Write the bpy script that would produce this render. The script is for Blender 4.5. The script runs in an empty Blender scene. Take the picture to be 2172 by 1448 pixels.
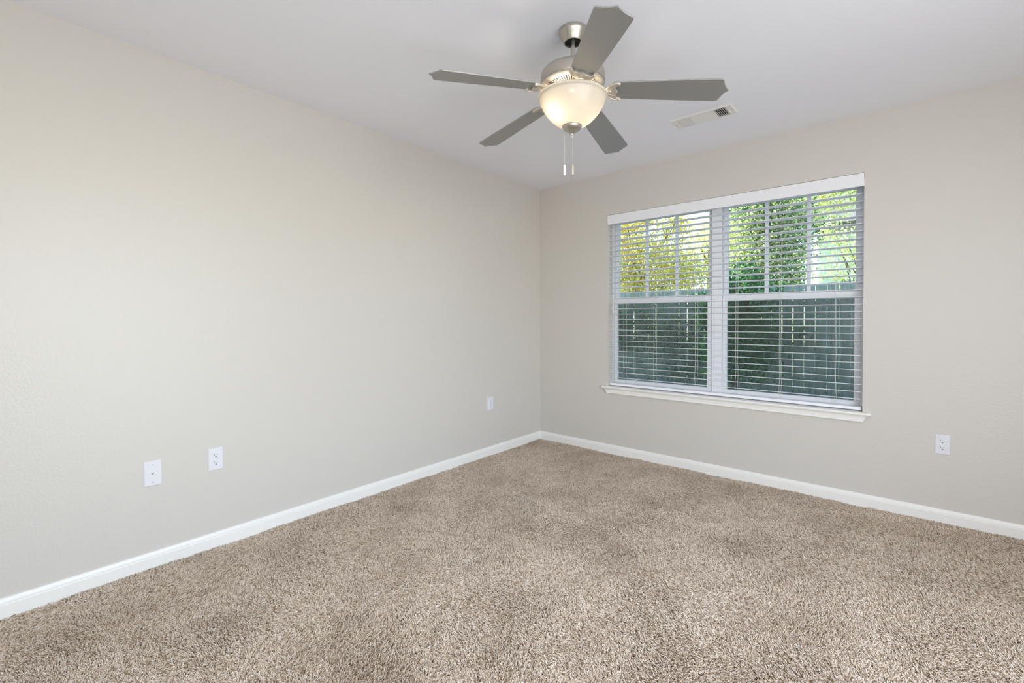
import bpy, bmesh, math, random
import numpy as np
from mathutils import Vector, Matrix, Euler

random.seed(7)
rng = np.random.default_rng(7)
PI = math.pi
scene = bpy.context.scene
C = scene.collection

# ------------------------------------------------------------------ camera
W, Hpx = 2172.0, 1448.0
FPX, YAW, PITCH, ROLL, CY = 964.6555, 0.7078, -0.0158, -0.0032, 692.3168
CAM = Vector((2.715, -3.5988, 1.1754))
fw = Vector((-math.sin(YAW) * math.cos(PITCH), math.cos(YAW) * math.cos(PITCH), math.sin(PITCH)))
r0 = Vector((math.cos(YAW), math.sin(YAW), 0))
u0 = r0.cross(fw)
rr = math.cos(ROLL) * r0 + math.sin(ROLL) * u0
uu = -math.sin(ROLL) * r0 + math.cos(ROLL) * u0
cam = bpy.data.cameras.new('camera')
cam.sensor_fit = 'HORIZONTAL'
cam.sensor_width = 36
cam.lens = FPX / W * 36
cam.shift_y = -(Hpx / 2 - CY) / W
cam.clip_start = 0.02
camo = bpy.data.objects.new('camera', cam)
C.objects.link(camo)
mw = Matrix((rr, uu, -fw)).transposed().to_4x4()
mw.translation = CAM
camo.matrix_world = mw
scene.camera = camo

# ------------------------------------------------------------------ view, sky, sun, large lights
vs = scene.view_settings
vs.view_transform = 'Standard'
vs.look = 'None'
vs.gamma = 1.0
vs.use_curve_mapping = False
vs.exposure = 0.14
scene.cycles.use_denoising = True
scene.cycles.max_bounces = 10
scene.cycles.diffuse_bounces = 6
scene.cycles.transparent_max_bounces = 24
scene.cycles.caustics_reflective = False
scene.cycles.caustics_refractive = False
scene.cycles.sample_clamp_indirect = 6.0

world = bpy.data.worlds.new('sky')
scene.world = world
world.use_nodes = True
wn = world.node_tree
wn.nodes.clear()
wo = wn.nodes.new('ShaderNodeOutputWorld')
wb = wn.nodes.new('ShaderNodeBackground')
ws = wn.nodes.new('ShaderNodeTexSky')
ws.sky_type = 'NISHITA'
ws.sun_disc = False
ws.sun_elevation = math.radians(48)
ws.sun_rotation = math.radians(-70)
ws.air_density = 1.0
ws.dust_density = 0.4
ws.ozone_density = 3.0
wb.inputs['Strength'].default_value = 0.70
wn.links.new(ws.outputs[0], wb.inputs['Color'])
wn.links.new(wb.outputs[0], wo.inputs[0])


def light(name, kind, loc, energy, color=(1, 1, 1), rot=None, **kw):
    l = bpy.data.lights.new(name, kind)
    l.energy = energy
    l.color = color
    for k, v in kw.items():
        setattr(l, k, v)
    o = bpy.data.objects.new(name, l)
    o.location = loc
    if rot is not None:
        o.rotation_euler = rot
    C.objects.link(o)
    return o


def aim(v):
    return Vector(v).to_track_quat('-Z', 'Y').to_euler()


# sun from beyond the left end of the yard: the wall and its added eave shade the window, the fence shows its shaded face
light('sun', 'SUN', (-8, 6, 12), 19.0, (1.0, 0.93, 0.80), aim((0.80, -0.16, -0.85)), angle=math.radians(0.6))
# fill light added at an invented opening in the unseen side wall
light('side_fill', 'AREA', (3.90, -2.80, 1.12), 49.0, (0.925, 0.955, 1.0), aim((-1, 0.42, 0.20)), shape='RECTANGLE', size=2.2, size_y=2.05)
# lamp close to the camera, a little above the lens
light('flash_lamp', 'POINT', (2.66, -3.56, 1.47), 19.5, (0.95, 0.975, 1.0), shadow_soft_size=0.06)


# ------------------------------------------------------------------ materials
def mat(name, color, rough=0.5, metal=0.0, spec=0.5, **kw):
    m = bpy.data.materials.new(name)
    m.use_nodes = True
    b = m.node_tree.nodes['Principled BSDF']
    b.inputs['Base Color'].default_value = (*color, 1)
    b.inputs['Roughness'].default_value = rough
    b.inputs['Metallic'].default_value = metal
    b.inputs['Specular IOR Level'].default_value = spec
    for k, v in kw.items():
        b.inputs[k].default_value = v
    return m


def srgb(r, g, b):
    f = lambda c: c / 12.92 if c <= 0.04045 else ((c + 0.055) / 1.055) ** 2.4
    return (f(r / 255), f(g / 255), f(b / 255))


def add_bump(m, scale, strength, dist=0.002, detail=3.0, stretch=None):
    nt = m.node_tree
    b = nt.nodes['Principled BSDF']
    tc = nt.nodes.new('ShaderNodeTexCoord')
    n = nt.nodes.new('ShaderNodeTexNoise')
    n.inputs['Scale'].default_value = scale
    n.inputs['Detail'].default_value = detail
    bp = nt.nodes.new('ShaderNodeBump')
    bp.inputs['Strength'].default_value = strength
    bp.inputs['Distance'].default_value = dist
    if stretch:
        mp = nt.nodes.new('ShaderNodeMapping')
        mp.inputs['Scale'].default_value = stretch
        nt.links.new(tc.outputs['Object'], mp.inputs[0])
        nt.links.new(mp.outputs[0], n.inputs['Vector'])
    else:
        nt.links.new(tc.outputs['Object'], n.inputs['Vector'])
    nt.links.new(n.outputs[0], bp.inputs['Height'])
    nt.links.new(bp.outputs[0], b.inputs['Normal'])
    return m


M = {}
M['wall'] = add_bump(mat('wall_paint', srgb(215, 210, 203), 0.38, spec=0.45), 110, 0.45, 0.0025)
M['ceiling'] = add_bump(mat('ceiling_paint', srgb(246, 247, 253), 0.85, spec=0.2), 70, 0.25, 0.003)
M['trim'] = mat('white_trim_paint', srgb(247, 245, 240), 0.35, spec=0.5)
M['plastic'] = mat('white_plastic', srgb(233, 233, 237), 0.3)
M['dark'] = mat('dark_recess', (0.012, 0.012, 0.013), 0.8)
M['grey_slot'] = mat('grey_slot', srgb(120, 120, 126), 0.6)
M['screw'] = mat('screw_grey', srgb(176, 176, 182), 0.5)
M['vinyl'] = mat('window_vinyl', srgb(240, 241, 244), 0.35)
M['blind'] = add_bump(mat('blind_white', srgb(245, 246, 250), 0.42), 40, 0.08, 0.001, stretch=(1, 30, 30))
M['cord'] = mat('blind_cord', srgb(232, 230, 224), 0.8)
M['nickel'] = mat('brushed_nickel', srgb(190, 184, 174), 0.36, metal=0.85)
M['nickel_pale'] = mat('pale_nickel', srgb(214, 206, 194), 0.4, metal=0.55)
M['blade'] = mat('silver_blade', srgb(162, 162, 160), 0.36, metal=0.55)
M['chain'] = mat('chain_metal', srgb(205, 202, 196), 0.35, metal=0.6)
M['fob'] = mat('fob_white', srgb(236, 234, 228), 0.35)
M['vent'] = mat('vent_enamel', srgb(236, 234, 230), 0.4)
M['lock'] = mat('sash_lock', srgb(70, 66, 62), 0.5)
M['siding'] = mat('siding', srgb(236, 240, 236), 0.7)
M['roof'] = mat('roof_shingle', srgb(96, 92, 90), 0.9)
M['bark'] = add_bump(mat('bark', srgb(96, 84, 72), 0.9), 20, 0.6, 0.02)
M['carpet_back'] = mat('carpet_backing', srgb(150, 128, 106), 1.0, spec=0.0)


def carpet_yarn():
    m = mat('carpet_yarn', srgb(190, 172, 155), 0.9, spec=0.15)
    nt = m.node_tree
    b = nt.nodes['Principled BSDF']
    oi = nt.nodes.new('ShaderNodeObjectInfo')
    cr = nt.nodes.new('ShaderNodeValToRGB')
    e = cr.color_ramp.elements
    stops = [(0.0, (152, 130, 107)), (0.16, (196, 176, 152)), (0.40, (227, 211, 191)), (0.72, (238, 223, 206)), (0.9, (242, 229, 213)), (1.0, (245, 235, 222))]
    e[0].position, e[0].color = stops[0][0], (*srgb(*stops[0][1]), 1)
    e[1].position, e[1].color = stops[-1][0], (*srgb(*stops[-1][1]), 1)
    for pos, c in stops[1:-1]:
        x = e.new(pos)
        x.color = (*srgb(*c), 1)
    nt.links.new(oi.outputs['Random'], cr.inputs[0])
    # faint browner patches, spread by noise
    ge = nt.nodes.new('ShaderNodeNewGeometry')
    nz = nt.nodes.new('ShaderNodeTexNoise')
    nz.inputs['Scale'].default_value = 2.3
    nz.inputs['Detail'].default_value = 5.0
    nz.inputs['Roughness'].default_value = 0.62
    nt.links.new(ge.outputs['Position'], nz.inputs['Vector'])
    mr = nt.nodes.new('ShaderNodeMapRange')
    mr.inputs['From Min'].default_value = 0.47
    mr.inputs['From Max'].default_value = 0.66
    mr.inputs['To Max'].default_value = 0.30
    nt.links.new(nz.outputs[0], mr.inputs['Value'])
    mx = nt.nodes.new('ShaderNodeMix')
    mx.data_type = 'RGBA'
    mx.inputs[7].default_value = (*srgb(158, 133, 108), 1)
    nt.links.new(mr.outputs[0], mx.inputs[0])
    nt.links.new(cr.outputs[0], mx.inputs[6])
    nt.links.new(mx.outputs[2], b.inputs['Base Color'])
    return m


M['yarn'] = carpet_yarn()


def glass_mat():
    m = bpy.data.materials.new('window_glass')
    m.use_nodes = True
    nt = m.node_tree
    nt.nodes.clear()
    o = nt.nodes.new('ShaderNodeOutputMaterial')
    t = nt.nodes.new('ShaderNodeBsdfTransparent')
    t.inputs[0].default_value = (0.87, 0.955, 0.935, 1)
    g = nt.nodes.new('ShaderNodeBsdfGlossy')
    g.inputs['Roughness'].default_value = 0.0
    f = nt.nodes.new('ShaderNodeFresnel')
    f.inputs[0].default_value = 1.55
    mx = nt.nodes.new('ShaderNodeMixShader')
    nt.links.new(f.outputs[0], mx.inputs[0])
    nt.links.new(t.outputs[0], mx.inputs[1])
    nt.links.new(g.outputs[0], mx.inputs[2])
    nt.links.new(mx.outputs[0], o.inputs[0])
    return m


M['glass'] = glass_mat()


def screen_mat():
    m = bpy.data.materials.new('insect_screen_mesh')
    m.use_nodes = True
    nt = m.node_tree
    nt.nodes.clear()
    o = nt.nodes.new('ShaderNodeOutputMaterial')
    t = nt.nodes.new('ShaderNodeBsdfTransparent')
    d = nt.nodes.new('ShaderNodeBsdfDiffuse')
    d.inputs[0].default_value = (0.09, 0.10, 0.105, 1)
    mx = nt.nodes.new('ShaderNodeMixShader')
    mx.inputs[0].default_value = 0.38
    nt.links.new(t.outputs[0], mx.inputs[1])
    nt.links.new(d.outputs[0], mx.inputs[2])
    nt.links.new(mx.outputs[0], o.inputs[0])
    return m


M['screen'] = screen_mat()


def bowl_mat():
    m = bpy.data.materials.new('frosted_bowl_glass')
    m.use_nodes = True
    nt = m.node_tree
    nt.nodes.clear()
    o = nt.nodes.new('ShaderNodeOutputMaterial')
    tr = nt.nodes.new('ShaderNodeBsdfTranslucent')
    tr.inputs[0].default_value = (0.36, 0.325, 0.265, 1)
    d = nt.nodes.new('ShaderNodeBsdfDiffuse')
    d.inputs[0].default_value = (0.90, 0.86, 0.78, 1)
    g = nt.nodes.new('ShaderNodeBsdfGlossy')
    g.inputs['Roughness'].default_value = 0.25
    g.inputs[0].default_value = (1, 1, 1, 1)
    m1 = nt.nodes.new('ShaderNodeMixShader')
    m1.inputs[0].default_value = 0.45
    m2 = nt.nodes.new('ShaderNodeMixShader')
    m2.inputs[0].default_value = 0.04
    nt.links.new(tr.outputs[0], m1.inputs[1])
    nt.links.new(d.outputs[0], m1.inputs[2])
    nt.links.new(m1.outputs[0], m2.inputs[1])
    nt.links.new(g.outputs[0], m2.inputs[2])
    nt.links.new(m2.outputs[0], o.inputs[0])
    return m


M['bowl'] = bowl_mat()


def leaf_mat(name):
    m = bpy.data.materials.new(name)
    m.use_nodes = True
    nt = m.node_tree
    nt.nodes.clear()
    o = nt.nodes.new('ShaderNodeOutputMaterial')
    a = nt.nodes.new('ShaderNodeAttribute')
    a.attribute_name = 'leaf_colour'
    d = nt.nodes.new('ShaderNodeBsdfDiffuse')
    t = nt.nodes.new('ShaderNodeBsdfTranslucent')
    mx = nt.nodes.new('ShaderNodeMixShader')
    mx.inputs[0].default_value = 0.45
    nt.links.new(a.outputs['Color'], d.inputs[0])
    nt.links.new(a.outputs['Color'], t.inputs[0])
    nt.links.new(d.outputs[0], mx.inputs[1])
    nt.links.new(t.outputs[0], mx.inputs[2])
    nt.links.new(mx.outputs[0], o.inputs[0])
    return m


M['leaf'] = leaf_mat('leaf')


def fence_mat():
    m = mat('weathered_fence_wood', srgb(140, 134, 124), 0.9, spec=0.1)
    nt = m.node_tree
    b = nt.nodes['Principled BSDF']
    tc = nt.nodes.new('ShaderNodeTexCoord')
    mp = nt.nodes.new('ShaderNodeMapping')
    mp.inputs['Scale'].default_value = (14, 14, 1.2)
    n = nt.nodes.new('ShaderNodeTexNoise')
    n.inputs['Scale'].default_value = 2.0
    n.inputs['Detail'].default_value = 6
    cr = nt.nodes.new('ShaderNodeValToRGB')
    cr.color_ramp.elements[0].position = 0.3
    cr.color_ramp.elements[0].color = (*srgb(112, 112, 100), 1)
    cr.color_ramp.elements[1].position = 0.75
    cr.color_ramp.elements[1].color = (*srgb(168, 166, 158), 1)
    nt.links.new(tc.outputs['Object'], mp.inputs[0])
    nt.links.new(mp.outputs[0], n.inputs['Vector'])
    nt.links.new(n.outputs[0], cr.inputs[0])
    nt.links.new(cr.outputs[0], b.inputs['Base Color'])
    return m


M['fence'] = fence_mat()


def lawn_mat():
    m = mat('lawn', srgb(88, 112, 66), 1.0, spec=0.0)
    nt = m.node_tree
    b = nt.nodes['Principled BSDF']
    tc = nt.nodes.new('ShaderNodeTexCoord')
    n = nt.nodes.new('ShaderNodeTexNoise')
    n.inputs['Scale'].default_value = 9.0
    n.inputs['Detail'].default_value = 8
    cr = nt.nodes.new('ShaderNodeValToRGB')
    cr.color_ramp.elements[0].position = 0.3
    cr.color_ramp.elements[0].color = (*srgb(78, 92, 80), 1)
    cr.color_ramp.elements[1].position = 0.7
    cr.color_ramp.elements[1].color = (*srgb(104, 120, 104), 1)
    nt.links.new(tc.outputs['Object'], n.inputs['Vector'])
    nt.links.new(n.outputs[0], cr.inputs[0])
    nt.links.new(cr.outputs[0], b.inputs['Base Color'])
    return m


M['lawn'] = lawn_mat()


# ------------------------------------------------------------------ mesh helpers
class MB:
    """collects shapes into one mesh"""

    def __init__(self):
        self.v, self.f = [], []

    def add(self, verts, faces, mtx=None):
        o = len(self.v)
        self.v += [tuple((mtx @ Vector(p)) if mtx else p) for p in verts]
        self.f += [tuple(i + o for i in f) for f in faces]
        return self

    def box(self, a, b, mtx=None):
        x0, y0, z0 = a
        x1, y1, z1 = b
        return self.add([(x0, y0, z0), (x1, y0, z0), (x1, y1, z0), (x0, y1, z0), (x0, y0, z1), (x1, y0, z1), (x1, y1, z1), (x0, y1, z1)],
                        [(0, 3, 2, 1), (4, 5, 6, 7), (0, 1, 5, 4), (1, 2, 6, 5), (2, 3, 7, 6), (3, 0, 4, 7)], mtx)

    def lathe(self, prof, n=64, mtx=None, closed=False):
        vs_, fs = [], []
        m = len(prof)
        for i in range(n):
            a = 2 * PI * i / n
            for r, z in prof:
                vs_.append((r * math.cos(a), r * math.sin(a), z))
        for i in range(n):
            j = (i + 1) % n
            for k in range(m if closed else m - 1):
                l = (k + 1) % m
                fs.append((i * m + k, j * m + k, j * m + l, i * m + l))
        return self.add(vs_, fs, mtx)

    def prism(self, outline, z0, z1, mtx=None):
        n = len(outline)
        vs_ = [(x, y, z0) for x, y in outline] + [(x, y, z1) for x, y in outline]
        fs = [tuple(reversed(range(n))), tuple(range(n, 2 * n))]
        fs += [(i, (i + 1) % n, n + (i + 1) % n, n + i) for i in range(n)]
        return self.add(vs_, fs, mtx)

    def tube(self, pts, r, n=8, mtx=None):
        pts = [Vector(p) for p in pts]
        rad = r if isinstance(r, (list, tuple)) else [r] * len(pts)
        vs_, fs = [], []
        nrm = None
        for i, p in enumerate(pts):
            t = (pts[min(i + 1, len(pts) - 1)] - pts[max(i - 1, 0)]).normalized()
            if nrm is None:
                nrm = t.orthogonal().normalized()
            nrm = (nrm - t * nrm.dot(t)).normalized()
            b = t.cross(nrm)
            for k in range(n):
                a = 2 * PI * k / n
                vs_.append(tuple(p + rad[i] * (math.cos(a) * nrm + math.sin(a) * b)))
        for i in range(len(pts) - 1):
            for k in range(n):
                l = (k + 1) % n
                fs.append((i * n + k, i * n + l, (i + 1) * n + l, (i + 1) * n + k))
        fs.append(tuple(reversed(range(n))))
        fs.append(tuple(range((len(pts) - 1) * n, len(pts) * n)))
        return self.add(vs_, fs, mtx)

    def ball(self, c, r, n=10, m=8, mtx=None, sz=1.0):
        prof = [(max(r * math.sin(PI * k / m), 1e-5), -r * sz * math.cos(PI * k / m)) for k in range(m + 1)]
        mt = Matrix.Translation(c)
        return self.lathe(prof, n, (mtx @ mt) if mtx else mt)

    def build(self, name, material, parent=None, smooth=False, bevel=0.0, seg=2, angle=35):
        me = bpy.data.meshes.new(name)
        me.from_pydata(self.v, [], self.f)
        bm = bmesh.new()
        bm.from_mesh(me)
        bmesh.ops.remove_doubles(bm, verts=bm.verts, dist=1e-6)
        bmesh.ops.recalc_face_normals(bm, faces=bm.faces)
        bm.to_mesh(me)
        bm.free()
        me.materials.append(material)
        if smooth:
            me.polygons.foreach_set('use_smooth', [True] * len(me.polygons))
            me.set_sharp_from_angle(angle=math.radians(angle))
        o = bpy.data.objects.new(name, me)
        C.objects.link(o)
        if parent:
            o.parent = parent
        if bevel:
            b = o.modifiers.new('edge', 'BEVEL')
            b.width = bevel
            b.segments = seg
            b.limit_method = 'ANGLE'
            b.angle_limit = math.radians(40)
            b.harden_normals = False
        return o


def tag(o, label=None, cat=None, group=None, kind=None):
    if label:
        o['label'] = label
    if cat:
        o['category'] = cat
    if group:
        o['group'] = group
    if kind:
        o['kind'] = kind
    return o


def empty(name, loc=(0, 0, 0), rot=(0, 0, 0)):
    o = bpy.data.objects.new(name, None)
    o.location = loc
    o.rotation_euler = rot
    o.empty_display_size = 0.05
    C.objects.link(o)
    return o


def struct(o, label=None, cat=None):
    return tag(o, label, cat, kind='structure')


# ------------------------------------------------------------------ room
RX, RY, RH = 3.95, -4.45, 2.45            # room: X 0..RX, Y RY..0
WX0, WX1, WZ0, WZ1 = 0.7473, 2.5338, 0.585, 2.0865   # window opening
T = 0.17                                   # wall thickness

struct(MB().box((-T, RY - T, -0.14), (RX + T, T, -0.018)).build('floor', M['carpet_back']), 'floor slab under the beige carpet', 'floor')
struct(MB().box((-T, RY - T, RH), (RX + T, T, RH + 0.12)).build('ceiling', M['ceiling']), 'plain pale ceiling that carries the fan', 'ceiling')
struct(MB().box((-T, RY - T, -0.1), (0, T, RH)).build('wall_left', M['wall']), 'long blank greige wall left of the corner', 'wall')
mb = MB()
mb.box((0, 0, -0.1), (WX0, T, RH))
mb.box((WX1, 0, -0.1), (RX, T, RH))
mb.box((WX0, 0, -0.1), (WX1, T, WZ0 - 0.004))
mb.box((WX0, 0, WZ1), (WX1, T, RH))
struct(mb.build('wall_back', M['wall']), 'greige wall with the window', 'wall')
DY0, DY1, DZ = -3.90, -1.70, 2.15  # gap added in the unseen side wall to go with the fill light
mb = MB()
mb.box((RX, RY - T, -0.1), (RX + T, DY0, RH))
mb.box((RX, DY1, -0.1), (RX + T, T, RH))
mb.box((RX, DY0, DZ), (RX + T, DY1, RH))
struct(mb.build('wall_right', M['wall']), 'greige side wall out of the frame, with an opening added for the fill light', 'wall')
struct(MB().box((-T, RY - T, -0.1), (RX + T, RY, RH)).build('wall_front', M['wall']), 'greige wall behind the camera', 'wall')
# unseen roof, added with an eave to keep the sun off the window
mb = MB()
for s in (1, -1):
    y0 = T + 0.55 if s == 1 else RY - T - 0.55
    ym = RY / 2
    mb.add([(-1.0, y0, 2.60), (RX + 1.0, y0, 2.60), (RX + 1.0, ym, 3.7), (-1.0, ym, 3.7), (-1.0, y0, 2.72), (RX + 1.0, y0, 2.72), (RX + 1.0, ym, 3.82), (-1.0, ym, 3.82)],
           [(0, 3, 2, 1), (4, 5, 6, 7), (0, 1, 5, 4), (1, 2, 6, 5), (2, 3, 7, 6), (3, 0, 4, 7)])
struct(mb.build('roof', M['roof']), 'unseen pitched roof added over the room, its eave shading the window', 'roof')

# baseboards
BPROF = [(0.0, -0.018), (0.0145, -0.018), (0.0145, 0.0455), (0.0125, 0.0490), (0.0125, 0.0535), (0.0095, 0.0580), (0.0075, 0.0645), (0.0055, 0.0690), (0.0, 0.0706)]


def baseboard(name, a, b, nrm, label):
    a, b, nrm = Vector(a), Vector(b), Vector(nrm)
    n = len(BPROF)
    t = (b - a).normalized()
    vs_ = []
    for q, s in ((a, 1), (b, -1)):
        for d, z in BPROF:
            vs_.append(tuple(q + nrm * d + t * (d * s) + Vector((0, 0, z))))
    fs = [(i, (i + 1) % n, n + (i + 1) % n, n + i) for i in range(n)] + [tuple(range(n)), tuple(range(n, 2 * n))]
    o = MB().add(vs_, fs).build(name, M['trim'])
    return struct(o, label, 'baseboard')


baseboard('baseboard_left', (0, RY, 0), (0, 0, 0), (1, 0, 0), 'white moulded baseboard along the long blank wall')
baseboard('baseboard_back', (0, 0, 0), (RX, 0, 0), (0, -1, 0), 'white moulded baseboard under the window')
baseboard('baseboard_right', (RX, 0, 0), (RX, DY1, 0), (-1, 0, 0), 'white baseboard of the side wall out of the frame')

# ------------------------------------------------------------------ carpet
def build_carpet():
    mb = MB()
    x0, x1, y0, y1 = 0.0145, RX - 0.0145, RY, -0.0145
    z = -0.0155
    mb.add([(x0, y0, z), (0.19, y0, z), (x1, -1.23, z), (x1, y1, z), (x0, y1, z), (x1, y0, z)], [(0, 1, 2, 3, 4), (1, 5, 2)])
    o = mb.build('carpet_pile', M['carpet_back'])
    at = o.data.attributes.new('pile_density', 'FLOAT', 'FACE')
    for p in o.data.polygons:
        at.data[p.index].value = 64000.0 if len(p.vertices) == 5 else 28000.0
    o.data.materials.append(M['yarn'])
    tag(o, 'mottled beige and brown twisted pile carpet covering the whole floor', 'carpet', kind='stuff')
    ng = bpy.data.node_groups.new('pile', 'GeometryNodeTree')
    ng.interface.new_socket('Geometry', in_out='INPUT', socket_type='NodeSocketGeometry')
    ng.interface.new_socket('Geometry', in_out='OUTPUT', socket_type='NodeSocketGeometry')
    N, L = ng.nodes, ng.links

    def node(t, **kw):
        n = N.new(t)
        for k, v in kw.items():
            setattr(n, k, v)
        return n

    gi, go = node('NodeGroupInput'), node('NodeGroupOutput')
    dist = node('GeometryNodeDistributePointsOnFaces')
    dist.distribute_method = 'RANDOM'
    na = node('GeometryNodeInputNamedAttribute', data_type='FLOAT')
    na.inputs['Name'].default_value = 'pile_density'
    L.new(na.outputs['Attribute'], dist.inputs['Density'])
    L.new(gi.outputs[0], dist.inputs['Mesh'])
    # one yarn: a bent tapering tuft
    bz = node('GeometryNodeCurveQuadraticBezier')
    bz.inputs['Resolution'].default_value = 3
    bz.inputs['Start'].default_value = (0, 0, 0)
    bz.inputs['Middle'].default_value = (0, -0.0014, 0.0095)
    bz.inputs['End'].default_value = (0, 0.0072, 0.0125)
    circ = node('GeometryNodeCurvePrimitiveCircle')
    circ.inputs['Resolution'].default_value = 5
    circ.inputs['Radius'].default_value = 0.00112
    c2m = node('GeometryNodeCurveToMesh')
    c2m.inputs['Fill Caps'].default_value = True
    L.new(bz.outputs[0], c2m.inputs['Curve'])
    L.new(circ.outputs[0], c2m.inputs['Profile Curve'])
    sm = node('GeometryNodeSetMaterial')
    sm.inputs['Material'].default_value = M['yarn']
    L.new(c2m.outputs[0], sm.inputs['Geometry'])
    inst = node('GeometryNodeInstanceOnPoints')
    L.new(dist.outputs['Points'], inst.inputs['Points'])
    L.new(sm.outputs[0], inst.inputs['Instance'])
    # lie of the pile: broad patches (brushed by feet and the vacuum) plus scatter
    pos = node('GeometryNodeInputPosition')
    nz = node('ShaderNodeTexNoise')
    nz.inputs['Scale'].default_value = 1.7
    nz.inputs['Detail'].default_value = 2.5
    nz.inputs['Roughness'].default_value = 0.55
    L.new(pos.outputs[0], nz.inputs['Vector'])
    mr = node('ShaderNodeMapRange')
    mr.inputs['From Min'].default_value = 0.34
    mr.inputs['From Max'].default_value = 0.66
    mr.inputs['To Min'].default_value = -0.6
    mr.inputs['To Max'].default_value = 3.9
    L.new(nz.outputs[0], mr.inputs['Value'])
    rv = node('FunctionNodeRandomValue', data_type='FLOAT')
    rv.inputs[2].default_value = -1.6
    rv.inputs[3].default_value = 1.6
    az = node('ShaderNodeMath', operation='ADD')
    L.new(mr.outputs[0], az.inputs[0])
    L.new(rv.outputs[1], az.inputs[1])
    rt = node('FunctionNodeRandomValue', data_type='FLOAT')
    rt.inputs[2].default_value = -0.45
    rt.inputs[3].default_value = 0.35
    rt.inputs['Seed'].default_value = 5
    # trodden-flat and upright patches
    nz2 = node('ShaderNodeTexNoise')
    nz2.inputs['Scale'].default_value = 2.6
    nz2.inputs['Detail'].default_value = 4.0
    nz2.inputs['Roughness'].default_value = 0.62
    off = node('ShaderNodeVectorMath', operation='ADD')
    off.inputs[1].default_value = (7.3, 2.1, 0.0)
    L.new(pos.outputs[0], off.inputs[0])
    L.new(off.outputs[0], nz2.inputs['Vector'])
    mr2 = node('ShaderNodeMapRange')
    mr2.inputs['From Min'].default_value = 0.36
    mr2.inputs['From Max'].default_value = 0.62
    mr2.inputs['To Min'].default_value = 0.45
    mr2.inputs['To Max'].default_value = -0.80
    L.new(nz2.outputs[0], mr2.inputs['Value'])
    tl_ = node('ShaderNodeMath', operation='ADD')
    L.new(rt.outputs[1], tl_.inputs[0])
    L.new(mr2.outputs[0], tl_.inputs[1])
    cx = node('ShaderNodeCombineXYZ')
    L.new(tl_.outputs[0], cx.inputs[0])
    L.new(az.outputs[0], cx.inputs[2])
    L.new(cx.outputs[0], inst.inputs['Rotation'])
    # tuft height varies, with broad trodden patches
    rs = node('FunctionNodeRandomValue', data_type='FLOAT')
    rs.inputs[2].default_value = 0.8
    rs.inputs[3].default_value = 1.2
    rs.inputs['Seed'].default_value = 9
    L.new(rs.outputs[1], inst.inputs['Scale'])
    jn = node('GeometryNodeJoinGeometry')
    L.new(inst.outputs[0], jn.inputs[0])
    L.new(gi.outputs[0], jn.inputs[0])
    L.new(jn.outputs[0], go.inputs[0])
    md = o.modifiers.new('pile', 'NODES')
    md.node_group = ng
    return o


build_carpet()

# ------------------------------------------------------------------ window
win = empty('window_1', ((WX0 + WX1) / 2, 0.12, WZ0))
struct(win, 'white twin double-hung vinyl window behind the blind', 'window')
win_l = win.location.copy()


def wbox(mb, a, b):
    return mb.box(tuple(Vector(a) - win_l), tuple(Vector(b) - win_l))


FZ0, FZ1 = 0.585, 2.0865
ML0, ML1 = 1.6005, 1.6735          # mullion
JW = 0.014                          # frame jamb showing beside the sashes
Yf0, Yf1 = 0.085, 0.165
mb = MB()
wbox(mb, (WX0, Yf0, FZ0), (WX0 + JW, Yf1, FZ1))
wbox(mb, (WX1 - JW, Yf0, FZ0), (WX1, Yf1, FZ1))
wbox(mb, (WX0 + JW, Yf0, FZ1 - 0.03), (WX1 - JW, Yf1, FZ1))
wbox(mb, (WX0 + JW, Yf0, FZ0), (WX1 - JW, Yf1, FZ0 + 0.022))
mb.build('window_frame', M['vinyl'], win, bevel=0.002)
mb = MB()
wbox(mb, (ML0, 0.080, FZ0 + 0.022), (ML1, Yf1, FZ1 - 0.03))
mb.build('mullion', M['vinyl'], win, bevel=0.002)


def sash(x0, x1, z0, z1, y0, y1, stile, top, bot, muntins):
    mb = MB()
    wbox(mb, (x0, y0, z0), (x0 + stile, y1, z1))
    wbox(mb, (x1 - stile, y0, z0), (x1, y1, z1))
    wbox(mb, (x0 + stile, y0, z0), (x1 - stile, y1, z0 + bot))
    wbox(mb, (x0 + stile, y0, z1 - top), (x1 - stile, y1, z1))
    o = mb.build('sash', M['vinyl'], win, bevel=0.002)
    yg = (y0 + y1) / 2
    g = MB()
    g.box(tuple(Vector((x0 + stile - 0.004, yg - 0.002, z0 + bot - 0.004)) - win_l), tuple(Vector((x1 - stile + 0.004, yg + 0.002, z1 - top + 0.004)) - win_l))
    g.build('glass_pane', M['glass'], o)
    if muntins:
        m = MB()
        for k in (1, 2):
            xm = x0 + stile + (x1 - x0 - 2 * stile) * k / 3
            wbox(m, (xm - 0.0125, yg - 0.009, z0 + bot - 0.001), (xm + 0.0125, yg + 0.009, z1 - top + 0.001))
        m.build('muntin', M['vinyl'], o, bevel=0.002)
    return o


GAP = 0.0025
for x0, x1 in ((WX0 + JW + GAP, ML0 - GAP), (ML1 + GAP, WX1 - JW - GAP)):
    lo = sash(x0, x1, FZ0 + 0.024, 1.352, 0.092, 0.117, 0.033, 0.042, 0.030, False)
    sash(x0, x1, 1.312, FZ1 - 0.032, 0.124, 0.149, 0.031, 0.036, 0.040, True)
    for q in (0.27, 0.73):
        lk = MB()
        xm = x0 + (x1 - x0) * q
        wbox(lk, (xm - 0.011, 0.0935, 1.352), (xm + 0.011, 0.110, 1.3555))
        lk.build('sash_lock', M['lock'], lo, bevel=0.001)
    sc = MB()
    wbox(sc, (x0 + 0.004, 0.1565, FZ0 + 0.024), (x1 - 0.004, 0.1575, 1.345))
    sc.build('insect_screen', M['screen'], win)

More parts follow.
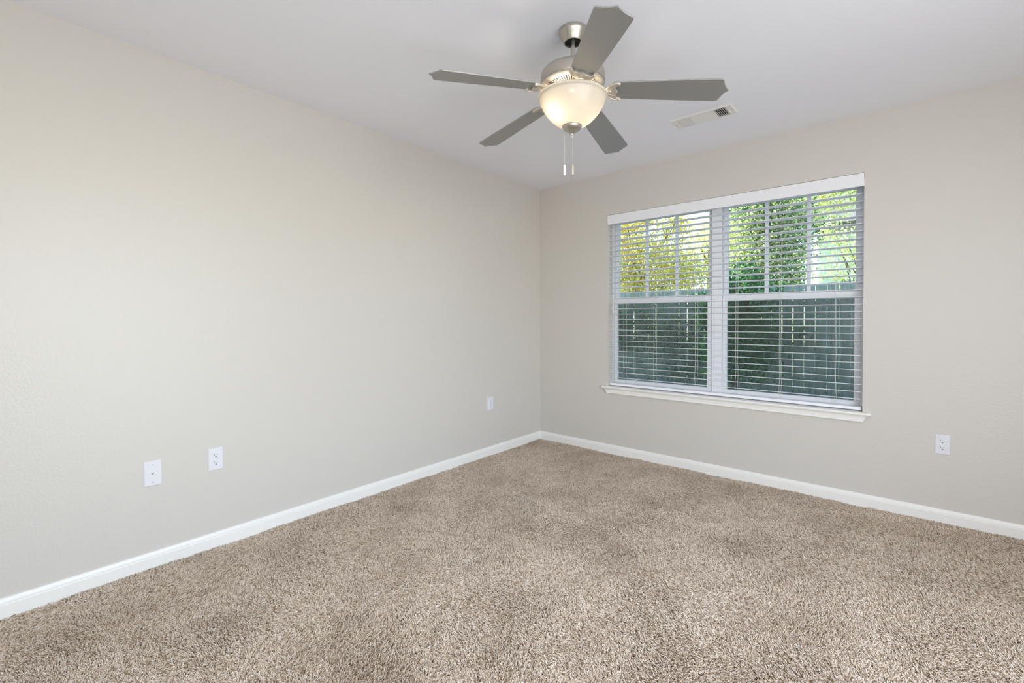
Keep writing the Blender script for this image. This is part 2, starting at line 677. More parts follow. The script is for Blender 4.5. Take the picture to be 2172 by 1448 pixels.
# stool and apron under the window
trim = empty('trim_1', ((WX0 + WX1) / 2, 0, 0.585))
struct(trim, 'white moulded window sill with apron under the window', 'window sill')
tl = trim.location.copy()
SX0, SX1 = 0.7035, 2.5765
mb = MB()
prof = [(0.0, 0.568), (-0.034, 0.568), (-0.0385, 0.571), (-0.040, 0.5765), (-0.0385, 0.582), (-0.034, 0.5855), (0.0, 0.5855)]
n = len(prof)
vs_ = [(SX0 - tl.x, y, z - tl.z) for y, z in prof] + [(SX1 - tl.x, y, z - tl.z) for y, z in prof]
mb.add(vs_, [(i, (i + 1) % n, n + (i + 1) % n, n + i) for i in range(n)] + [tuple(range(n)), tuple(range(n, 2 * n))])
mb.box((WX0 - tl.x + 0.0005, 0, 0.568 - tl.z + 0.0125), (WX1 - tl.x - 0.0005, 0.085, 0.5855 - tl.z))
mb.build('sill_board', M['trim'], trim)
mb = MB()
prof = [(0.0, 0.568), (-0.0245, 0.568), (-0.0245, 0.5635), (-0.0205, 0.5590), (-0.0185, 0.5480), (-0.0175, 0.5320), (-0.0185, 0.5290), (-0.0175, 0.5250), (-0.0150, 0.5235), (0.0, 0.5235)]
n = len(prof)
AX0, AX1 = 0.7235, 2.5575
vs_ = [(AX0 + (0.568 - z) * 0.5 - tl.x, y, z - tl.z) for y, z in prof] + [(AX1 - (0.568 - z) * 0.5 - tl.x, y, z - tl.z) for y, z in prof]
mb.add(vs_, [(i, (i + 1) % n, n + (i + 1) % n, n + i) for i in range(n)] + [tuple(range(n)), tuple(range(n, 2 * n))])
mb.build('apron', M['trim'], trim)

# ------------------------------------------------------------------ blind
bl = empty('window_blind', ((WX0 + WX1) / 2, 0.045, WZ1))
tag(bl, 'wide white slatted blind lowered over the window with its slats open', 'blind')
bo = bl.location.copy()
BX0, BX1 = WX0 + 0.007, WX1 - 0.006


def bbox_(mb, a, b):
    return mb.box(tuple(Vector(a) - bo), tuple(Vector(b) - bo))


mb = MB()
bbox_(mb, (WX0 + 0.003, -0.012, 2.0005), (WX1 - 0.001, 0.0, 2.0815))
bbox_(mb, (WX0 + 0.003, 0.0, 2.0005), (WX0 + 0.0105, 0.030, 2.0815))
bbox_(mb, (WX1 - 0.0085, 0.0, 2.0005), (WX1 - 0.001, 0.030, 2.0815))
mb.build('valance', M['blind'], bl, bevel=0.002)
mb = MB()
bbox_(mb, (BX0 + 0.01, 0.018, 2.022), (BX1 - 0.01, 0.072, 2.080))
mb.build('headrail', M['blind'], bl, bevel=0.002)
# slats, the room edge a little higher than the window edge
mb = MB()
SP, Z1ST, SN = 0.0464, 1.9587, 29
tilt = math.radians(-5.5)
for k in range(SN):
    z = Z1ST - SP * k
    mt = Matrix.Translation(Vector((0, 0.045, z)) - Vector((0, bo.y, bo.z))) @ Matrix.Rotation(tilt, 4, 'X')
    sec = []
    for j in range(7):
        t = j / 6 * 2 - 1
        sec.append((t * 0.0255, 0.0016 * (1 - t * t)))
    top = [(y, c + 0.0014) for y, c in sec]
    bot = [(y, c - 0.0014) for y, c in reversed(sec)]
    ring = top + bot
    n = len(ring)
    vs_ = [(BX0 - bo.x, y, c) for y, c in ring] + [(BX1 - bo.x, y, c) for y, c in ring]
    fs = [(i, (i + 1) % n, n + (i + 1) % n, n + i) for i in range(n)] + [tuple(range(n)), tuple(range(n, 2 * n))]
    mb.add(vs_, fs, mt)
mb.build('slats', M['blind'], bl)
mb = MB()
bbox_(mb, (BX0, 0.019, 0.592), (BX1, 0.071, 0.612))
mb.build('bottom_rail', M['blind'], bl, bevel=0.004, seg=3)
# ladder cords: a front and a back strand with rungs, one lift cord through the slats
for xi, x in enumerate((0.893, 1.163, 1.498, 1.790, 2.072, 2.390)):
    mb = MB()
    for y, ph in ((0.0175, 0.0), (0.0725, 1.3)):
        pts = []
        for j in range(30):
            z = 2.02 - j * (2.02 - 0.607) / 29
            w = max(0.0, (1.0 - z) / 0.4)
            pts.append((x + 0.0045 * min(w, 1) * math.sin(z * 21 + ph + xi) - bo.x, y - bo.y, z - bo.z))
        mb.tube(pts, 0.0010, 5)
    mb.build('ladder_cord', M['cord'], bl)
for x in (0.790, 0.800):
    mb = MB()
    zt = 1.285 if x < 0.795 else 1.262
    mb.tube([(x - bo.x, 0.012 - bo.y, 2.01 - bo.z), (x - bo.x, 0.010 - bo.y, zt - bo.z)], 0.0011, 5)
    mb.lathe([(0.0001, 0.0), (0.003, -0.002), (0.006, -0.028), (0.0055, -0.034), (0.0001, -0.035)], 12, Matrix.Translation((x - bo.x, 0.010 - bo.y, zt - bo.z)))
    mb.build('tilt_cord', M['cord'], bl)

# ------------------------------------------------------------------ wall plates
def plate_frame(name, loc, rz, w, h):
    root = empty(name, loc, (0, 0, rz))       # local: x along the wall, -y out of the wall
    return root


def cover(root, w, h, t=0.0055):
    mb = MB()
    hw, hh = w / 2, h / 2
    i = 0.004
    vs_ = [(-hw, 0, -hh), (hw, 0, -hh), (hw, 0, hh), (-hw, 0, hh), (-hw, -t * 0.35, -hh), (hw, -t * 0.35, -hh), (hw, -t * 0.35, hh), (-hw, -t * 0.35, hh),
           (-hw + i, -t, -hh + i), (hw - i, -t, -hh + i), (hw - i, -t, hh - i), (-hw + i, -t, hh - i)]
    fs = [(0, 1, 2, 3), (8, 9, 10, 11)]
    for a, b in ((0, 4), (4, 8)):
        for k in range(4):
            fs.append((a + k, a + (k + 1) % 4, b + (k + 1) % 4, b + k))
    mb.add(vs_, fs)
    return mb.build('cover_plate', M['plastic'], root)


def disc_out(mb, x, z, r, y0, y1, n=20):
    ring = [(x + r * math.cos(2 * PI * k / n), z + r * math.sin(2 * PI * k / n)) for k in range(n)]
    v = [(a, y0, b) for a, b in ring] + [(a, y1, b) for a, b in ring]
    mb.add(v, [tuple(range(n)), tuple(range(n, 2 * n))] + [(i, (i + 1) % n, n + (i + 1) % n, n + i) for i in range(n)])


def receptacle_face(root, zc, t):
    # rounded face with flattened top and bottom
    mb = MB()
    pts = []
    for k in range(36):
        a = 2 * PI * k / 36
        pts.append((0.0172 * math.cos(a), max(-0.0142, min(0.0142, 0.0172 * math.sin(a)))))
    v = [(a, -t, b + zc) for a, b in pts] + [(a, -t - 0.0022, b + zc) for a, b in pts]
    n = len(pts)
    mb.add(v, [tuple(range(n)), tuple(range(n, 2 * n))] + [(i, (i + 1) % n, n + (i + 1) % n, n + i) for i in range(n)])
    f = mb.build('receptacle', M['plastic'], root)
    y = -t - 0.0022
    s = MB()
    s.box((-0.0075, y - 0.0003, zc + 0.0005), (-0.0055, y + 0.001, zc + 0.0085))
    s.box((0.0055, y - 0.0003, zc + 0.0015), (0.0073, y + 0.001, zc + 0.0080))
    s.build('blade_slot', M['grey_slot'], f)
    g = MB()
    disc_out(g, 0, zc - 0.0065, 0.0027, y - 0.0004, y + 0.001, 14)
    g.build('ground_hole', M['dark'], f)


def duplex(loc, rz, w, h, label):
    root = empty('wall_outlet', loc, (0, 0, rz))
    tag(root, label, 'outlet', 'electrical outlets low on the walls')
    t = 0.0055
    cover(root, w, h, t)
    for zc in (0.0195, -0.0195):
        receptacle_face(root, zc, t)
    mb = MB()
    disc_out(mb, 0, 0, 0.0028, -t - 0.0008, -t, 12)
    mb.build('screw', M['vent'], root)
    return root


LW = PI / 2     # plates on the left wall: local -y points to +X
duplex((0.0002, -2.8110, 0.4525), LW, 0.0685, 0.1160, 'white duplex outlet low on the long wall beside the phone plate')
duplex((2.9010, -0.0002, 0.4450), 0, 0.0655, 0.1135, 'white duplex outlet right of the window above the baseboard')
dec = empty('wall_outlet', (0.0002, -0.7205, 0.4440), (0, 0, LW))
tag(dec, 'small white rectangular outlet on the long wall nearest the room corner', 'outlet', 'electrical outlets low on the walls')
cover(dec, 0.0700, 0.1095)
mb = MB().box((-0.0165, -0.0080, -0.0335), (0.0165, -0.0050, 0.0335))
f = mb.build('receptacle', M['plastic'], dec, bevel=0.0012)
for zc in (0.0165, -0.0165):
    s = MB()
    s.box((-0.0075, -0.0083, zc + 0.001), (-0.0055, -0.0075, zc + 0.008))
    s.box((0.0055, -0.0083, zc + 0.001), (0.0073, -0.0075, zc + 0.008))
    disc_out(s, 0, zc - 0.005, 0.0025, -0.0083, -0.0075, 12)
    s.build('blade_slot', M['grey_slot'], f)

ph = empty('phone_jack', (0.0002, -3.0735, 0.4450), (0, 0, LW))
tag(ph, 'larger white phone jack plate with one socket low on the long wall', 'phone jack')
cover(ph, 0.0700, 0.1195)
mb = MB()
disc_out(mb, 0, 0.0, 0.0088, -0.0068, -0.0050, 20)
j = mb.build('jack', M['plastic'], ph)
mb = MB().box((-0.0060, -0.0071, 0.0005), (0.0060, -0.0062, 0.0042))
mb.box((-0.0030, -0.0071, -0.0035), (0.0030, -0.0062, -0.0012))
mb.build('socket_opening', M['grey_slot'], j)
for zc in (0.0415, -0.0415):
    mb = MB()
    disc_out(mb, 0, zc, 0.0030, -0.0064, -0.0050, 12)
    mb.build('screw', M['screw'], ph)

# ------------------------------------------------------------------ ceiling register
VX0, VX1, VY0, VY1 = 1.572, 1.944, -0.696, -0.534
vc = Vector(((VX0 + VX1) / 2, (VY0 + VY1) / 2, RH))
vent = empty('ceiling_vent', vc)
tag(vent, 'white rectangular air register in the ceiling near the window', 'air vent')
fx, fy = (VX1 - VX0) / 2, (VY1 - VY0) / 2
mb = MB()
iy = 0.062
ix = fx - 0.044
zf = -0.007
rim = 0.010
out = [(-fx, -fy), (fx, -fy), (fx, fy), (-fx, fy)]
mid = [(-fx + rim, -fy + rim), (fx - rim, -fy + rim), (fx - rim, fy - rim), (-fx + rim, fy - rim)]
inn = [(-ix, -iy), (ix, -iy), (ix, iy), (-ix, iy)]
vs_ = [(x, y, 0) for x, y in out] + [(x, y, zf) for x, y in mid] + [(x, y, zf) for x, y in inn] + [(x, y, 0) for x, y in inn]
fs = []
for a, b in ((0, 4), (4, 8), (8, 12)):
    for k in range(4):
        fs.append((a + k, a + (k + 1) % 4, b + (k + 1) % 4, b + k))
mb.add(vs_, fs)
mb.box((-ix + 0.066, -iy, zf), (-ix + 0.072, iy, -0.001))
mb.box((ix - 0.072, -iy, zf), (ix - 0.066, iy, -0.001))
mb.build('frame', M['vent'], vent)
mb = MB().box((-ix, -iy, -0.0012), (ix, iy, -0.0004))
mb.build('duct_opening', M['dark'], vent)
mb = MB()


def louvre(mb, c, along, length, ang, wid=0.0105):
    # a thin blade with its long side along X or Y, turned by ang
    ax = 'X' if along == 'X' else 'Y'
    mt = Matrix.Translation(c) @ Matrix.Rotation(ang, 4, ax)
    h = length / 2
    if along == 'X':
        mb.box((-h, -wid / 2, -0.0004), (h, wid / 2, 0.0004), mt)
    else:
        mb.box((-wid / 2, -h, -0.0004), (wid / 2, h, 0.0004), mt)


for k in range(6):
    louvre(mb, (-ix + 0.006 + 0.0108 * k, 0, -0.0045), 'Y', 2 * iy - 0.004, math.radians(-26), 0.0082)
    louvre(mb, (ix - 0.006 - 0.0108 * k, 0, -0.0045), 'Y', 2 * iy - 0.004, math.radians(36), 0.0100)
for k in range(7):
    louvre(mb, (0, -iy + 0.009 + 0.0175 * k, -0.0045), 'X', 2 * ix - 0.146, math.radians(-20), 0.019)
mb.build('louvres', M['vent'], vent)
mb = MB()
mb.box((ix + 0.010, -0.012, zf - 0.010), (ix + 0.0125, 0.004, zf))
mb.build('damper_lever', M['vent'], vent)
for s in (1, -1):
    mb = MB()
    mb.ball((s * (fx - 0.016), 0, zf), 0.0035, 10, 6)
    mb.build('screw', M['nickel'], vent)

# ------------------------------------------------------------------ ceiling fan
FX, FY = 1.6047, -1.8805
fan = empty('ceiling_fan', (FX, FY, RH))
tag(fan, 'brushed nickel five blade ceiling fan with a lit cream glass bowl', 'ceiling fan')


def fl(prof):
    return [(r, z - RH) for r, z in prof]


can = MB().lathe(fl([(0.0605, 2.450), (0.0610, 2.437), (0.0595, 2.4325), (0.0575, 2.430), (0.0530, 2.418), (0.0455, 2.402), (0.0400, 2.3940), (0.0370, 2.3935), (0.0370, 2.400), (0.050, 2.425)]), 56).build('canopy', M['nickel'], fan, smooth=True)
mb = MB().lathe(fl([(0.0001, 2.405), (0.0440, 2.405)]), 40)
mb.build('canopy_socket', M['dark'], can)
for a in (150, 185, 235):
    mb = MB()
    aa = math.radians(a)
    mb.ball((0.0612 * math.cos(aa), 0.0612 * math.sin(aa), 2.4425 - RH), 0.0032, 10, 6)
    mb.build('screw', M['nickel'], can)
MB().lathe(fl([(0.0090, 2.410), (0.0090, 2.262)]), 24).build('downrod', M['nickel'], fan, smooth=True)
mot = MB().lathe(fl([(0.0001, 2.285), (0.030, 2.285), (0.040, 2.278), (0.090, 2.276), (0.120, 2.270), (0.1310, 2.264), (0.1330, 2.2600), (0.1375, 2.2570), (0.1405, 2.2500), (0.1415, 2.2360), (0.1415, 2.2110), (0.1400, 2.2080), (0.1375, 2.2068)]), 80).build('motor_housing', M['nickel'], fan, smooth=True)
MB().lathe(fl([(0.1375, 2.2068), (0.1385, 2.2020), (0.1350, 2.1985), (0.1270, 2.1960), (0.1180, 2.1945), (0.1170, 2.1990)]), 80).build('housing_flare', M['nickel_pale'], fan, smooth=True)
for a in (-20, 52, 124, 196, 268):
    mb = MB()
    aa = math.radians(a)
    mb.ball((0.1412 * math.cos(aa), 0.1412 * math.sin(aa), 2.2180 - RH), 0.0028, 10, 6)
    mb.build('screw', M['nickel'], mot)
# slotted ring under the motor
mb = MB()
NS = 64
for k in range(NS):
    a = 2 * PI * k / NS
    mt = Matrix.Rotation(a, 4, 'Z')
    w = 0.0032
    zo, zi = 2.1950 - RH, 2.1885 - RH
    mb.add([(0.086, -w * 0.9, zi), (0.1185, -w, zo), (0.1185, w, zo), (0.086, w * 0.9, zi), (0.086, -w * 0.9, zi + 0.004), (0.1185, -w, zo + 0.004), (0.1185, w, zo + 0.004), (0.086, w * 0.9, zi + 0.004)],
           [(0, 1, 2, 3), (4, 5, 6, 7), (0, 1, 5, 4), (1, 2, 6, 5), (2, 3, 7, 6), (3, 0, 4, 7)], mt)
mb.lathe(fl([(0.0900, 2.1890), (0.0830, 2.1875), (0.0800, 2.1900), (0.0830, 2.1935), (0.0900, 2.1930)]), 72, closed=True)
mb.build('vent_ring', M['nickel_pale'], fan)
MB().lathe(fl([(0.0001, 2.2015), (0.1280, 2.2015)]), 48).build('motor_interior', M['dark'], fan)
MB().lathe(fl([(0.0620, 2.2015), (0.0620, 2.176), (0.074, 2.172), (0.078, 2.150), (0.074, 2.146), (0.0001, 2.146)]), 56).build('light_fitter', M['nickel_pale'], fan, smooth=True)
# glass bowl
bowl_p = [(0.1470, 2.1575), (0.1500, 2.1570), (0.1520, 2.1530), (0.1515, 2.1490), (0.1480, 2.1455), (0.1445, 2.1420), (0.1425, 2.1360), (0.1390, 2.1250), (0.1320, 2.1090), (0.1210, 2.0910), (0.1060, 2.0720), (0.0880, 2.0540), (0.0680, 2.0395), (0.0500, 2.0305), (0.0300, 2.0240), (0.0100, 2.0215)]
MB().lathe(fl(bowl_p), 96).build('light_bowl', M['bowl'], fan, smooth=True, angle=60)
MB().lathe(fl([(0.0001, 2.030), (0.0400, 2.0320), (0.0428, 2.0290), (0.0432, 2.0235), (0.0400, 2.0170), (0.0330, 2.0110), (0.0250, 2.0080), (0.0200, 2.0055), (0.0120, 1.9980), (0.0058, 1.9940), (0.0046, 1.9900), (0.0052, 1.9840), (0.0050, 1.9790), (0.0030, 1.9755), (0.0001, 1.9745)]), 48).build('finial', M['nickel'], fan, smooth=True)
# bulbs inside the bowl
sd = Vector((-rr.x, -rr.y, 0)).normalized()
td = Vector((CAM.x - FX, CAM.y - FY, 0)).normalized()
for i, (q, e) in enumerate(((sd * 0.064 + td * 0.034, 0.74), (sd * -0.050 - td * 0.020, 0.58))):
    l = light('bulb_light', 'POINT', (q.x, q.y, 2.088 - RH), e, (1.0, 0.88, 0.71), shadow_soft_size=0.022)
    l.parent = fan
# blades
A0 = math.radians(-44.66)
ZB = 2.1657 - RH
PITCHB = math.radians(-11.4)
DROOP = math.atan(0.1036)


def blade_outline():
    R0, R1 = 0.172, 0.6414
    side = [(R0 + 0.010, 0.0500), (0.26, 0.0540), (0.40, 0.0595), (0.52, 0.0640), (0.585, 0.0656), (0.600, 0.0654), (0.6075, 0.0625), (0.6115, 0.0570), (0.6145, 0.0480), (0.6185, 0.0360), (0.6250, 0.0220), (0.6325, 0.0100), (0.6390, 0.0020)]
    up = [(R0, 0.040)] + side
    return up + [(R1, 0.0)] + [(x, -y) for x, y in reversed(up)]


def make_iron(mtx):
    """cast shell shaped bracket: two horns, scalloped outer edge, arm to the motor"""
    mb = MB()
    zt, zb_ = -0.0032, -0.0085
    half = [(0.134, 0.013), (0.146, 0.020), (0.157, 0.034), (0.170, 0.0455), (0.185, 0.0515), (0.198, 0.0530), (0.2060, 0.0500), (0.2065, 0.0450), (0.1985, 0.0420), (0.1905, 0.0370), (0.1855, 0.0290), (0.1840, 0.0215), (0.1870, 0.0140), (0.1925, 0.0056)]
    outl = half + [(0.1950, 0.0)] + [(x, -y) for x, y in reversed(half)]
    mb.prism(outl, zb_, zt, mtx)
    # raised ribs: outer rims with ball ends, scalloped lip, shell flutes
    for s in (1, -1):
        rim = [(x, s * y * 0.97, zb_ - 0.0005) for x, y in half[:7]]
        mb.tube(rim, [0.0030, 0.0034, 0.0037, 0.0038, 0.0036, 0.0036, 0.0040], 8, mtx)
        mb.ball((0.2022, s * 0.0478, zb_ - 0.001), 0.0055, 10, 8, mtx, 0.9)
        mb.tube([(x, s * y, zb_ - 0.0008) for x, y in half[7:]] + [(0.1950, 0.0, zb_ - 0.0008)], 0.0022, 8, mtx)
        mb.tube([(0.146, s * 0.006, zb_), (0.162, s * 0.017, zb_ - 0.001), (0.182, s * 0.026, zb_)], 0.0020, 6, mtx)
    mb.ball((0.1920, 0, zb_ - 0.0005), 0.0038, 10, 8, mtx, 0.8)
    mb.ball((0.1620, 0, zb_), 0.0085, 12, 8, mtx, 0.5)
    return mb


for k in range(5):
    az = A0 + k * 2 * PI / 5
    bm_ = Matrix.Rotation(az, 4, 'Z') @ Matrix.Translation((0.2, 0, ZB)) @ Matrix.Rotation(DROOP, 4, 'Y') @ Matrix.Rotation(PITCHB, 4, 'X') @ Matrix.Translation((-0.2, 0, 0))
    mb = MB().prism(blade_outline(), -0.003, 0.003, bm_)
    b = mb.build('blade', M['blade'], fan, bevel=0.0012)
    im = make_iron(bm_)
    # arm: from under the motor down to the bracket
    am = Matrix.Rotation(az, 4, 'Z')
    zz = ZB
    tw = math.tan(PITCHB)
    secs = [(0.094, 0.013, 2.1880 - RH, 0.0), (0.106, 0.012, 2.1840 - RH, 0.0), (0.120, 0.011, 2.1740 - RH, 0.3), (0.134, 0.012, 2.1680 - RH, 0.8), (0.150, 0.020, 2.1650 - RH, 1.0)]
    vs_ = []
    for r_, w, z, q in secs:
        for yy, dz in ((-w, -0.004), (w, -0.004), (w, 0.004), (-w, 0.004)):
            vs_.append((r_, yy, z + dz + tw * yy * q))
    fs = []
    for a in range(len(secs) - 1):
        for c in range(4):
            d = (c + 1) % 4
            fs.append((a * 4 + c, a * 4 + d, a * 4 + 4 + d, a * 4 + 4 + c))
    fs += [(0, 1, 2, 3), tuple(range(4 * len(secs) - 4, 4 * len(secs)))]
    im.add(vs_, fs, am)
    im.build('blade_iron', M['nickel_pale'], b, smooth=True, angle=40)

# pull chains
for (x, y), bead in (((1.5679, -1.8938), 1.936), ((1.5978, -1.8745), None)):
    lx, ly = x - FX, y - FY
    ztop = 2.012 if bead else 1.9760
    mb = MB()
    z = ztop
    mb.tube([(lx, ly, ztop - RH), (lx, ly, 1.8640 - RH)], 0.0005, 5)
    while z > 1.868:
        mb.ball((lx, ly, z - RH), 0.00105, 6, 4)
        z -= 0.0032
    if bead:
        mb.lathe([(0.0001, 0.0045), (0.0022, 0.004), (0.0022, -0.004), (0.0001, -0.0045)], 10, Matrix.Translation((lx, ly, bead - RH)))
    ch = mb.build('pull_chain', M['chain'], fan)
    mb = MB().lathe([(0.0001, 0.0), (0.0030, -0.0012), (0.0052, -0.005), (0.0058, -0.012), (0.0058, -0.042), (0.0050, -0.046), (0.0030, -0.0485), (0.0001, -0.049)], 20, Matrix.Translation((lx, ly, 1.8655 - RH)))
    fo = mb.build('fob', M['fob'] if bead else M['nickel_pale'], ch, smooth=True)

# the fan hangs a hair off plumb from its canopy
hang = Matrix.Translation((0, 0, 2.40 - RH)) @ Vector((0, 0, 1)).rotation_difference(Vector((0.0075, 0.0113, 1)).normalized()).to_matrix().to_4x4() @ Matrix.Translation((0, 0, RH - 2.40))
for ch in fan.children:
    if ch.name.split('.')[0] not in ('canopy', 'pull_chain'):
        ch.matrix_basis = hang @ ch.matrix_basis

# ------------------------------------------------------------------ yard
def ground_z(y):
    return -0.12 - 0.22 * max(0.0, min(1.0, (y - 0.3) / 4.9))


mb = MB()
ys = [T, 1.0, 2.0, 3.0, 4.0, 5.2, 9.0, 30.0]
xs = [-30, -12, -6, -2, 0, 2, 4, 8, 20]
vs_ = [(x, y, ground_z(y)) for y in ys for x in xs]
fs = [(a * len(xs) + b, a * len(xs) + b + 1, (a + 1) * len(xs) + b + 1, (a + 1) * len(xs) + b) for a in range(len(ys) - 1) for b in range(len(xs) - 1)]
mb.add(vs_, fs)
struct(mb.build('lawn', M['lawn']), 'shaded lawn between the house and the fence', 'lawn')

FYD = 5.2
fence = empty('wooden_fence', (0, FYD, ground_z(FYD)))
tag(fence, 'tall weathered wooden board fence across the yard outside the window', 'fence')
fz = ground_z(FYD)
mb = MB()
x = -4.6
while x < 3.6:
    w = 0.146 + random.uniform(-0.004, 0.004)
    g = random.choice([0.005, 0.010, 0.016, 0.013])
    ht = 1.74 - fz + random.uniform(-0.012, 0.012)
    mb.box((x, -0.006, 0.03), (x + w, 0.006, ht))
    x += w + g
mb.build('boards', M['fence'], fence)
for z in (0.30, 1.00, 1.75):
    MB().box((-4.6, 0.007, z - 0.045), (3.6, 0.046, z + 0.045)).build('rail', M['fence'], fence)
for x in (-4.2, -1.8, 0.6, 3.0):
    MB().box((x - 0.045, 0.049, 0.0), (x + 0.045, 0.139, 1.98)).build('post', M['fence'], fence)


def foliage(blobs, n, size, palette, flat=0.35):
    """leaves scattered through ellipsoid blobs: one mesh, each leaf a small folded blade"""
    wts = np.array([b[3] * b[4] * b[5] for b in blobs], float) ** 0.8
    wts /= wts.sum()
    idx = rng.choice(len(blobs), n, p=wts)
    bl_ = np.array([[*b[:6]] for b in blobs])[idx]
    d = rng.normal(size=(n, 3))
    d /= np.linalg.norm(d, axis=1)[:, None]
    rad = rng.random(n) ** 0.42
    # leaves gather on twigs: pull them to clumps
    nc = max(8, n // 40)
    cd = rng.normal(size=(nc, 3))
    cd /= np.linalg.norm(cd, axis=1)[:, None]
    cr = rng.random(nc) ** 0.42
    ci = rng.integers(0, nc, n)
    dd = cd[ci] * cr[ci][:, None] + rng.normal(size=(n, 3)) * 0.13
    p = bl_[:, :3] + dd * bl_[:, 3:6]
    s = size * rng.uniform(0.6, 1.25, n)
    a = rng.normal(size=(n, 3))
    a[:, 2] -= 0.5
    a /= np.linalg.norm(a, axis=1)[:, None]
    b = np.cross(a, rng.normal(size=(n, 3)))
    b /= np.linalg.norm(b, axis=1)[:, None]
    nn = np.cross(a, b)
    l, w = s[:, None], (s * 0.32)[:, None]
    v = np.stack([p, p + a * l * 0.5 + b * w + nn * w * 0.4, p + a * l, p + a * l * 0.5 - b * w + nn * w * 0.4], 1).reshape(-1, 3)
    f = np.arange(4 * n).reshape(n, 4)
    f = np.concatenate([f[:, [0, 1, 2]], f[:, [0, 2, 3]]], 0)
    pal = np.array([srgb(*c) for c, _ in palette])
    pw = np.array([q for _, q in palette], float)
    # colour follows the clump, as the leaves of one twig do
    cc = rng.choice(len(pal), nc, p=pw / pw.sum())[ci]
    mixd = rng.random(n) < 0.3
    cc[mixd] = rng.choice(len(pal), int(mixd.sum()), p=pw / pw.sum())
    col = pal[cc] * rng.uniform(0.8, 1.2, (n, 1))
    return v, f, np.repeat(np.clip(col, 0, 1), 4, 0)


def leaf_mesh(name, data, parent):
    v, f, col = data
    me = bpy.data.meshes.new(name)
    me.from_pydata(v.tolist(), [], f.tolist())
    at = me.color_attributes.new('leaf_colour', 'FLOAT_COLOR', 'POINT')
    at.data.foreach_set('color', np.concatenate([col, np.ones((len(col), 1))], 1).ravel())
    me.materials.append(M['leaf'])
    o = bpy.data.objects.new(name, me)
    C.objects.link(o)
    o.parent = parent
    return o


def tree(name, label, cat, x, y, trunk_h, tr, blobs, n, size, palette, lean=0.0, limbs=7):
    z0 = ground_z(y)
    lift = -0.12 + 0.40 * max(0.0, min(1.0, (y - 0.3) / 4.9)) - z0
    trunk_h += lift
    blobs = [(b[0], b[1], b[2] + lift, *b[3:]) for b in blobs]
    root = empty(name, (x, y, z0))
    tag(root, label, cat, 'trees and shrubs outside the window')
    mb = MB()
    pts = [(lean * t * t, 0.04 * math.sin(5 * t), trunk_h * t) for t in [i_ / 7 for i_ in range(8)]]
    mb.tube(pts, [tr * (1.15 - 0.75 * t) for t in [i_ / 7 for i_ in range(8)]], 8)
    for i in range(limbs):
        b = blobs[i % len(blobs)]
        t0 = 0.35 + 0.55 * i / max(1, limbs)
        st = Vector(pts[min(7, int(t0 * 7))])
        en = Vector((b[0] + random.uniform(-.5, .5) * b[3], b[1] + random.uniform(-.5, .5) * b[4], b[2] + random.uniform(-.2, .6) * b[5]))
        md = st.lerp(en, 0.5) + Vector((0, 0, 0.12))
        mb.tube([st, md, en], [tr * 0.38, tr * 0.25, tr * 0.08], 6)
    mb.build('trunk', M['bark'], root, smooth=True)
    leaf_mesh('crown', foliage(blobs, n, size, palette), root)
    return root


YEL = [((242, 222, 110), 5), ((250, 238, 168), 4), ((206, 200, 88), 4), ((242, 198, 132), 2), ((246, 204, 184), 2), ((150, 166, 84), 2)]
LIME = [((240, 232, 152), 5), ((250, 244, 198), 4), ((206, 208, 122), 3), ((132, 160, 98), 2)]
GRN = [((112, 142, 98), 4), ((152, 172, 112), 3), ((238, 228, 154), 4), ((250, 240, 196), 3), ((80, 112, 84), 3)]  # pale yellow entries put sunlit highlights into the leaf colour
DRK = [((58, 104, 66), 4), ((78, 128, 78), 4), ((44, 84, 56), 4), ((120, 150, 110), 1)]

tree('autumn_tree', 'yellow autumn tree behind the fence, seen in the left half of the window', 'tree', -2.6, 7.9, 2.6, 0.11,
     [(0.2, 0, 2.35, 1.25, 0.9, 0.85), (-0.9, 0.1, 2.9, 1.0, 0.8, 0.9), (1.1, -0.2, 1.9, 0.8, 0.7, 0.6), (-0.5, 0, 1.7, 1.0, 0.8, 0.55), (-0.2, 0, 3.7, 0.9, 0.7, 0.5), (0.9, 0.1, 3.3, 0.5, 0.4, 0.4)], 30000, 0.068, YEL)
tree('lime_tree', 'pale yellow-green tree behind the fence, seen at the middle bar of the window', 'tree', -1.5, 10.2, 3.4, 0.14,
     [(0.3, 0, 2.9, 1.3, 1.0, 1.0), (1.3, 0, 3.6, 1.2, 1.0, 1.0), (1.5, 0, 2.2, 1.0, 0.9, 0.9), (2.4, 0.2, 3.9, 1.1, 0.8, 0.75), (3.3, 0.1, 4.3, 0.9, 0.7, 0.7)], 28000, 0.072, LIME)
tree('leafy_tree', 'green tree with sunlit leaves rising above the fence in the right half of the window', 'tree', 0.60, 6.9, 2.8, 0.10,
     [(0.0, 0, 2.0, 0.72, 0.6, 0.85), (0.35, 0.1, 2.7, 0.6, 0.6, 0.7), (-0.35, 0.0, 1.75, 0.5, 0.5, 0.6), (0.25, -0.1, 1.5, 0.5, 0.5, 0.5), (-0.1, 0, 3.2, 0.8, 0.7, 0.6)], 22000, 0.062, GRN)
tree('twiggy_tree', 'thin young tree with few leaves in front of the pale house', 'tree', 2.05, 8.9, 2.6, 0.05,
     [(0.0, 0, 2.1, 0.6, 0.45, 0.6), (0.3, 0, 1.7, 0.5, 0.4, 0.4), (-0.45, 0, 1.8, 0.5, 0.4, 0.5), (-0.5, 0, 2.7, 0.5, 0.4, 0.4)], 2200, 0.065, LIME, limbs=14)
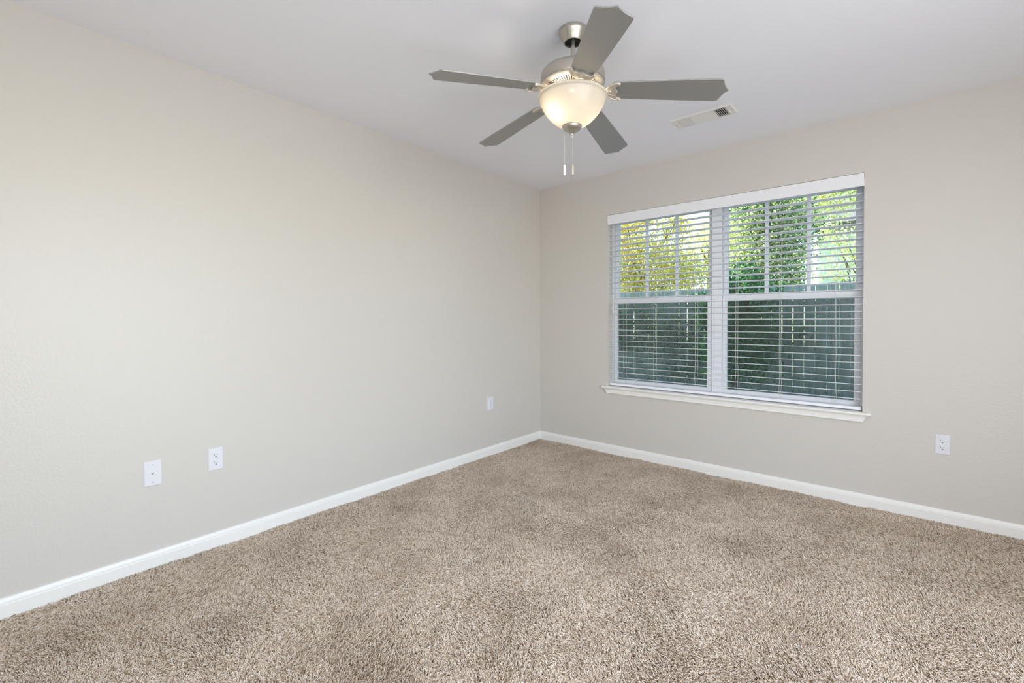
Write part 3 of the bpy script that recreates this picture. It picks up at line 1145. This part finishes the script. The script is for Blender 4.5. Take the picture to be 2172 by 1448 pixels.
tree('shady_shrub', 'dark green shrub in the shade in front of the fence', 'shrub', 0.72, 4.1, 1.5, 0.04,
     [(0.0, 0, 0.75, 0.52, 0.4, 0.6), (-0.2, 0, 1.15, 0.45, 0.35, 0.4), (0.25, 0, 1.25, 0.4, 0.35, 0.45), (0.05, 0, 1.55, 0.35, 0.3, 0.35), (0.05, 0, 0.35, 0.55, 0.4, 0.45)], 6400, 0.068, DRK, limbs=8)

vine = empty('climbing_vine', (-0.8, FYD - 0.15, fz))
tag(vine, 'thin green climbing vine spread over the shaded face of the fence', 'climbing plant', 'trees and shrubs outside the window')
for sx in (-1.7, -0.9, 0.1, 1.0, 1.9):
    MB().tube([(sx, 0, 0.0), (sx + 0.15, -0.01, 0.7), (sx - 0.05, -0.01, 1.3), (sx + 0.25, -0.01, 1.8)], [0.012, 0.009, 0.007, 0.004], 6).build('stem', M['bark'], vine)
leaf_mesh('foliage', foliage([(-1.5, 0, 1.2, 0.7, 0.05, 0.7), (-0.5, 0, 1.4, 0.8, 0.05, 0.5), (0.5, 0, 1.0, 0.8, 0.05, 0.6), (1.6, 0, 1.3, 0.8, 0.05, 0.5)], 3600, 0.06, DRK), vine)

house = empty('neighbour_house', (3.42, 12.0, ground_z(12)))
tag(house, 'pale green sided house beyond the fence at the right edge of the window', 'house')
mb = MB()
for k in range(30):
    z = 0.135 * k
    mb.add([(-2.45, -0.012, z), (2.6, -0.012, z), (2.6, 0.0, z + 0.135), (-2.45, 0.0, z + 0.135), (-2.45, 0.0, z), (2.6, 0, z)], [(0, 1, 2, 3), (0, 4, 5, 1)])
    mb.add([(-2.462, 0, z), (-2.45, 0, z + 0.135), (-2.45, 6, z + 0.135), (-2.462, 6, z)], [(0, 1, 2, 3)])
mb.build('siding_wall', M['siding'], house)
mb = MB().box((-2.50, -0.03, 0), (-2.38, 0.06, 4.02))
mb.build('corner_board', M['trim'], house)
mb = MB()
mb.add([(-2.75, -0.4, 3.98), (2.9, -0.4, 3.98), (2.9, 3, 5.2), (-2.75, 3, 5.2), (-2.75, -0.4, 4.13), (2.9, -0.4, 4.13), (2.9, 3, 5.35), (-2.75, 3, 5.35)],
       [(0, 3, 2, 1), (4, 5, 6, 7), (0, 1, 5, 4), (1, 2, 6, 5), (2, 3, 7, 6), (3, 0, 4, 7)])
mb.build('roof', M['roof'], house)
